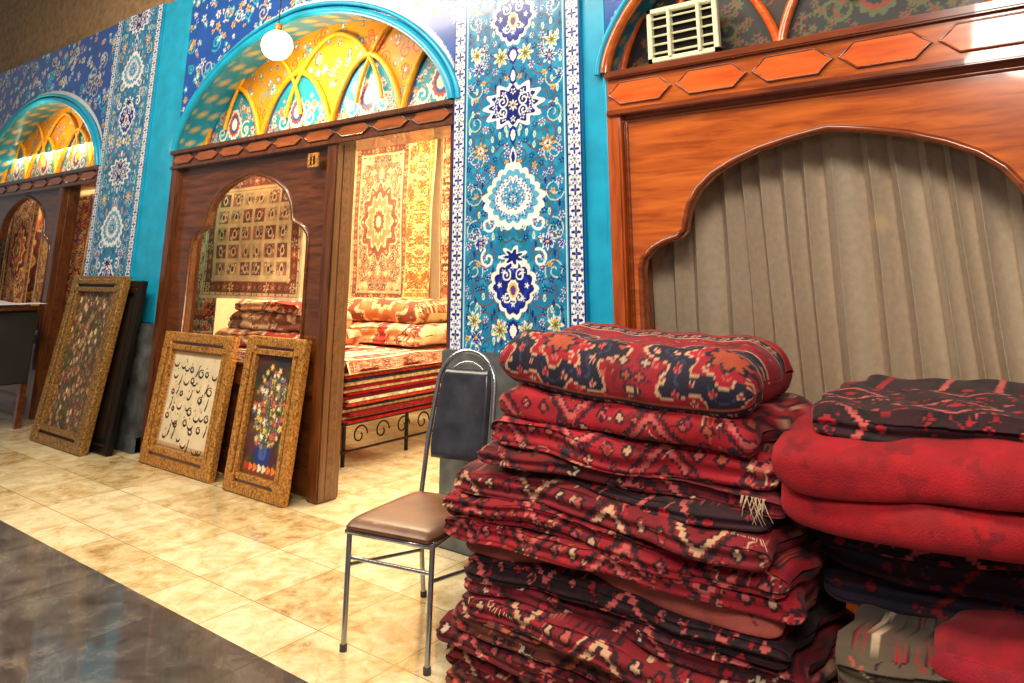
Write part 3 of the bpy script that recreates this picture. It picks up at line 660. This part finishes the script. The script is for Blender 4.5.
# ---------------------------------------------------------------- chair
def chair():
    o=[]; S=M['steel']; hw=.225; d=.54; zs=.475
    for n,sx in (('left',-1),('right',1)):
        o.append(tube('front_leg_'+n,[(sx*(hw-.01),.0,0),(sx*(hw-.005),.012,zs)],.0125,S))
        o.append(tube('foot_cap_'+n,[(sx*(hw-.01),.0,0),(sx*(hw-.01),.0,.025)],.017,M['black']))
        o.append(tube('rear_foot_cap_'+n,[(sx*(hw-.03),d+.07,0),(sx*(hw-.03),d+.07,.025)],.017,M['black']))
    bw=hw-.05
    hoop=[(-hw+.03,d+.07,0),(-hw+.03,d+.03,.3),(-hw+.03,d+.02,zs),(-hw+.035,d+.07,.75),(-bw,d+.13,1.0)]
    for i in range(1,16):
        a=math.pi-math.pi*i/16; hoop.append((math.cos(a)*bw,d+.13+.035*math.sin(a),1.0+.18*math.sin(a)))
    hoop+=[(bw,d+.13,1.0),(hw-.035,d+.07,.75),(hw-.03,d+.02,zs),(hw-.03,d+.03,.3),(hw-.03,d+.07,0)]
    o.append(tube('back_hoop_and_rear_legs',hoop,.0125,S,res=4))
    inner=[(x*.78,y-.002,.98+(z-1.0)*.8 if z>.98 else z) for x,y,z in hoop if z>=.74]
    o.append(tube('inner_hoop',inner,.006,S))
    o.append(tube('seat_ring',[(-hw,0,zs-.01),(hw,0,zs-.01),(hw-.03,d,zs-.01),(-hw+.03,d,zs-.01)],.012,S,True))
    o.append(tube('side_stretcher',[(-hw+.01,.01,.33),(-hw+.03,d+.04,.22)],.008,S)); o.append(tube('side_stretcher_2',[(hw-.01,.01,.33),(hw-.03,d+.04,.22)],.008,S)); o.append(tube('front_stretcher',[(-hw+.01,.01,.36),(hw-.01,.01,.36)],.008,S))
    def pad(nm,w0,w1,dd,t,mat,f):
        nu=nv=28; U,V=np.meshgrid(np.linspace(-1,1,nu),np.linspace(-1,1,nv))
        e=(np.clip(1-np.abs(U)**8,0,1)*np.clip(1-np.abs(V)**8,0,1))**.35
        k=1-.10*(np.abs(U)*np.abs(V))**4
        w=(w0+(w1-w0)*(V+1)/2)/2
        top=np.stack([U*w*k,(V+1)/2*dd*1.0,t*(.35+.65*e)],-1); bot=np.stack([U*w*k,(V+1)/2*dd,-t*.2*e],-1)
        a=gridmesh(nm,f(top),None,mat); b=gridmesh(nm+'_underside',f(bot),None,mat)
        rim=np.concatenate([top[0],top[1:,-1],top[-1,:-1][::-1],top[1:-1,0][::-1]]); rb=np.concatenate([bot[0],bot[1:,-1],bot[-1,:-1][::-1],bot[1:-1,0][::-1]])
        s=gridmesh(nm+'_rim',f(np.stack([np.vstack([rim,rim[:1]]),np.vstack([rb,rb[:1]])])),None,mat); return [a,b,s]
    o+=pad('seat_cushion',.48,.41,.55,.04,M['seat'],lambda Q:Q+np.array([0,-.02,zs+.005]))
    def fb(Q):
        x=Q[...,0];v=Q[...,1];t=Q[...,2]
        return np.stack([x,d+.05+.24*v-t,.66+v],-1)
    o+=pad('back_pad',.34,.30,.43,.03,M['black'],fb)
    return group('chair',o)
ch=chair(); ch.location=(-2.555,2.49,0); ch.rotation_euler=(0,0,math.radians(11))
# ---------------------------------------------------------------- rug piles in front
CR=(156,18,34); DR=(122,16,30); DK=(44,12,22); NVY=(30,24,44); BE=(196,150,118); OR=(172,74,48); BL=(66,74,104); PK=(186,84,80); WH=(206,178,150)
pA=(CR,(60,14,28),[BE,PK,OR,NVY]); pB=(DR,DK,[PK,BE,CR,CR]); pC=(DK,(20,10,16),[CR,PK,CR,DR]); pD=((142,16,32),DK,[BE,PK,CR,OR]); pE=((100,16,28),DK,[WH,PK,CR,CR]); pF=((100,44,36),DK,[WH,OR,CR,PK])
def ctop():
    c=tribal(1.6,1.3,((146,18,34),NVY,[BE,BL,OR,PK]),61,.0042,1.1,False)
    for cx_ in (.38,1.08):
        for s_,cc in ((1,BE),(.95,NVY),(.72,(50,56,84)),(.68,NVY),(.5,BE),(.46,CR),(.28,NVY),(.2,OR)):
            c.rose(cx_,.72,.33*s_,8,[cc],math.pi/8,.16,1,.72)
        for rr,nn in ((.27,22),(.19,14),(.1,8)):
          for q in range(nn):
            a=q*2*math.pi/nn; c.rose(cx_+rr*math.cos(a),.72+rr*.72*math.sin(a),.017,5,[BE if q%2 else PK,CR],a,.3)
        for sg in (-1,1):
            for k in range(6): c.dia(cx_+sg*(.36+.02*k),.72+.05*(k-3),.03,.02,[NVY,OR if k%2 else BE],.006)
    for y0 in (.44,1.08):
        c.rect(0,1.6,y0,y0+.012,BE); c.rect(0,1.6,y0+.08,y0+.09,OR); c.rect(0,1.6,y0+.012,y0+.08,NVY)
        for x in np.arange(0,1.6,.06): c.rose(x,y0+.045,.026,6,[BE,BL,CR],0,.3)
    return c
L=[]
def fringe(nm,x0,x1,y,z,n,seed,lw=.035):
    R=random.Random(seed); vs=[];fs=[]
    for i in range(n):
        x=x0+(x1-x0)*i/n+R.uniform(-.004,.004); l=lw*R.uniform(.4,1.3); a=R.uniform(-.4,.4); k=len(vs)
        for (dx,dy,dz) in ((-.0015,0,0),(.0015,0,0),(.0015+l*a,-.012,-l*.6),(-.0015+l*a,-.012,-l*.6),(.001+l*a*1.6,-.006,-l),(-.001+l*a*1.6,-.006,-l)): vs.append((x+dx,y+dy,z+dz))
        fs+=[(k,k+1,k+2,k+3),(k+3,k+2,k+4,k+5)]
    return addmesh(nm,vs,fs,M['fringe'])
YB=3.08
spec=[ (-2.22,-.82,2.50,.00,.09,pF,2,1),(-2.25,-.86,2.48,.085,.17,pB,3,2),(-2.25,-.82,2.46,.165,.23,pE,2,11),(-2.19,-.82,2.49,.225,.31,pF,2,3),
 (-2.16,-.81,2.46,.305,.38,pB,2,4),(-2.11,-.80,2.49,.375,.45,pE,2,14),(-2.14,-.82,2.47,.445,.52,pC,3,15),(-2.13,-.86,2.50,.515,.585,((160,76,66),(110,34,38),[PK,BE,CR,OR]),1,5),
 (-2.18,-.82,2.46,.58,.655,pD,2,6),(-2.21,-.80,2.44,.65,.735,pD,3,7),(-2.20,-.84,2.46,.73,.815,pB,2,8),
 (-2.00,-.86,2.52,.81,.865,pC,2,9),(-2.02,-.84,2.50,.86,.925,pE,2,19),(-1.99,-.84,2.49,.92,1.03,pA,2,10),(-1.97,-.88,2.47,1.025,1.135,pA,1,20)]
for i,(x0,x1,y0,z0,z1,p,n,sd) in enumerate(spec):
    cv=tribal(1.8,1.5,p,sd*3+70,.0045,.95 if i!=7 else .2,i!=7)
    L.append(fold('folded_rug_layer_%d'%(i+1),x0,x1,y0,YB,z0,z1,cv,sd,n,.035,ntop=10,dx=.0055,sag=0))
L.append(fold('folded_rug_layer_16',-1.95,-.90,2.49,3.02,1.13,1.36,ctop(),77,1,.03,ntop=110,dx=.0048,sag=.02,sl=-.02,sq=.95))
L.append(fringe('fringe_1',-1.0,-.88,2.475,.79,20,2,.05)); L.append(fringe('fringe_2',-.95,-.87,2.5,.9,16,4,.07)); L.append(fringe('fringe_3',-1.95,-1.5,2.46,.36,30,3,.02))
group('folded_rug_pile',L,(-1.5,2.9,0))
L=[]
def plainred(c_,seed):
    c=Cv(1.9,1.4,.005,c_); R=random.Random(seed)
    for i in range(500):
        c.rose(R.uniform(0,1.9),R.uniform(0,1.4),R.uniform(.01,.05),3,[tuple(int(q*R.uniform(.82,1.12)) for q in c_)],R.random()*6,.3)
    for i in range(50):
        x=R.uniform(0,1.8);y=R.uniform(.5,.9); c.line([(x,y),(x+.02,y+.006)],.0025,(210,120,120))
    return c
for i,(x0,x1,y0,z0,z1,cv,n) in enumerate([(-.76,1.0,2.60,0,.13,tribal(1.8,1.5,pC,201),2),(-.75,1.0,2.58,.13,.24,tribal(1.8,1.5,pE,202),2),(-.75,1.0,2.56,.24,.35,tribal(1.8,1.5,pC,212),2),
     (-.72,1.0,2.50,.35,.44,tribal(1.8,1.5,pB,203),2),(-.70,1.0,2.45,.435,.52,tribal(1.8,1.5,pE,214,dens=1.6),2),(-.68,1.0,2.43,.515,.60,tribal(1.8,1.5,((84,70,56),DK,[WH,CR,PK,OR]),204,dens=1.8,big=False),2),(-.44,1.0,2.40,.595,.66,plainred((136,12,28),4),1),
     (-.78,1.0,2.72,.6,.69,tribal(1.8,1.5,(NVY,DK,[DR,DR,DK,NVY]),205),2),(-.79,1.0,2.70,.69,.78,tribal(1.8,1.5,(DK,NVY,[DR,DR,DK,NVY]),206),2),(-.78,1.0,2.68,.78,.87,tribal(1.8,1.5,pC,216),2),  # set-back layers coloured near-black to paint in the shade of the recess
     (-.85,1.0,2.44,.865,.99,plainred((150,10,24),1),1),(-.86,1.0,2.42,.985,1.125,plainred((156,12,26),2),1),(-.76,1.0,2.56,1.12,1.2,tribal(1.8,1.5,pC,207),2)]):
    L.append(fold('folded_rug_layer_%d'%(i+1),x0,x1,y0,3.45,z0,z1,cv,i+40,n,.03,ntop=70 if i==12 else 10,dx=.007,sag=0,sq=.85))
group('folded_rug_pile',L,(0,2.9,0))
# ---------------------------------------------------------------- far-left stall table
o=[box('table_top',-10.6,-9.0,2.95,3.45,1.2,1.24,M['dark']),box('table_body',-10.55,-9.05,3.0,3.42,.45,1.2,M['darkvoid'],.01)]
for x in(-10.5,-9.1):
    for y in (3.02,3.40): o.append(box('leg',x-.03,x+.03,y-.03,y+.03,0,1.2,M['dark']))
U,V=np.meshgrid(np.linspace(0,1,120),np.linspace(0,1,40))
prof_y=np.where(V<.45,2.92-0*V,2.92+(V-.45)/.55*.55); prof_z=np.where(V<.45,1.06+V/.45*.20,1.26)
o.append(gridmesh('white_cloth',np.stack([-10.7+1.75*U,prof_y+.02*np.sin(U*40)*(V<.45),prof_z+.02*np.sin(U*23)*(V<.2)+.01*np.sin(U*9)],-1),None,M['cloth']))
group('stall_table',o,(-9.8,3.2,0))
for i,(x,y,m_) in enumerate(((-9.6,2.9,'card'),(-9.15,2.85,'cloth'),(-9.98,2.8,'card'))):
    b1=box('carton',x,x+.32,y-.25,y,0,.22,M[m_],.006); b2=box('tape',x+.13,x+.19,y-.252,y+.002,0.0,.223,M['cloth'],0); b3=box('lid_flap',x-.005,x+.325,y-.255,y+.005,.19,.222,M[m_],.004)
    group('cardboard_box',[b1,b2,b3],(x,y,0))
# ---------------------------------------------------------------- lamps
def globe(name,x,y,z,r=.1,ceil=4.4,pw=60,c=(1,.78,.5),mt='lamp'):
    bm=bmesh.new(); bmesh.ops.create_uvsphere(bm,u_segments=24,v_segments=16,radius=r); me=bpy.data.meshes.new('globe'); bm.to_mesh(me); bm.free(); me.materials.append(M[mt])
    for p in me.polygons: p.use_smooth=True
    g=link(bpy.data.objects.new('globe',me)); g.location=(x,y,z); C.view_layer.update()
    o=[g,tube('cord',[(x,y,z+r),(x,y,ceil)],.006,M['blackm']),tube('socket',[(x,y,z+r-.01),(x,y,z+r+.06)],.03,M['gold'])]
    group(name,o,(x,y,z))
    if pw:
        l=bpy.data.lights.new(name+'_light','POINT'); l.energy=pw; l.color=c; l.shadow_soft_size=r; lo=link(bpy.data.objects.new(name+'_light',l)); lo.location=(x,y,z-r-.05)
globe('lamp_and_reflection_globe',-5.1,3.45,3.47,.13,pw=64)
l=bpy.data.lights.new('niche_light','POINT'); l.energy=26; l.color=(1,.72,.4); l.shadow_soft_size=.1; lo=link(bpy.data.objects.new('niche_light',l)); lo.location=(-10.5,3.4,3.4)
globe('lamp_and_reflection_globe',-1.66,-1.6,2.15,.09,pw=0,mt='reflglow'); globe('lamp_and_reflection_globe',-3.98,-1.6,2.25,.09,pw=0,mt='reflglow')  # unseen globes added behind the camera for bright reflections in the glass
def area(nm,loc,size,sy,en,c,rot=(0,0,0)):
    l=bpy.data.lights.new(nm,'AREA'); l.shape='RECTANGLE'; l.size=size; l.size_y=sy; l.energy=en; l.color=c; o=link(bpy.data.objects.new(nm,l)); o.location=loc; o.rotation_euler=rot
area('alley_light',(-4.5,.8,5.2),7,1.2,460,(1,.84,.62),(math.radians(25),0,0))
area('alley_light_front',(.5,-1.5,4.2),2.0,1.2,205,(1,.9,.78),(math.radians(50),0,0))
area('shop_light',(-6.2,5.3,3.3),3,1.4,230,(1,.82,.54))
area('rug_fill_light',(-6.4,4.15,3.2),1.4,.12,44,(1,.80,.52),(math.radians(6),0,0))  # added fill, no visible fitting, brightens the rug behind the arch
area('shop_light_door',(-4.2,4.8,3.3),1.2,1,80,(1,.82,.56))
area('far_shop_light',(-10.9,4.0,3.2),3.5,.12,90,(1,.8,.55),(math.radians(4),0,0))
area('curtain_light',(-.8,3.87,2.62),2.2,.05,170,(1,.9,.76),(math.radians(5),0,0))  # added fill between glass and curtain to lift the curtain's brightness
w=bpy.data.worlds.new('world'); C.scene.world=w; w.use_nodes=True; bg=w.node_tree.nodes['Background']; bg.inputs[0].default_value=(.76,.72,.70,1); bg.inputs[1].default_value=.28
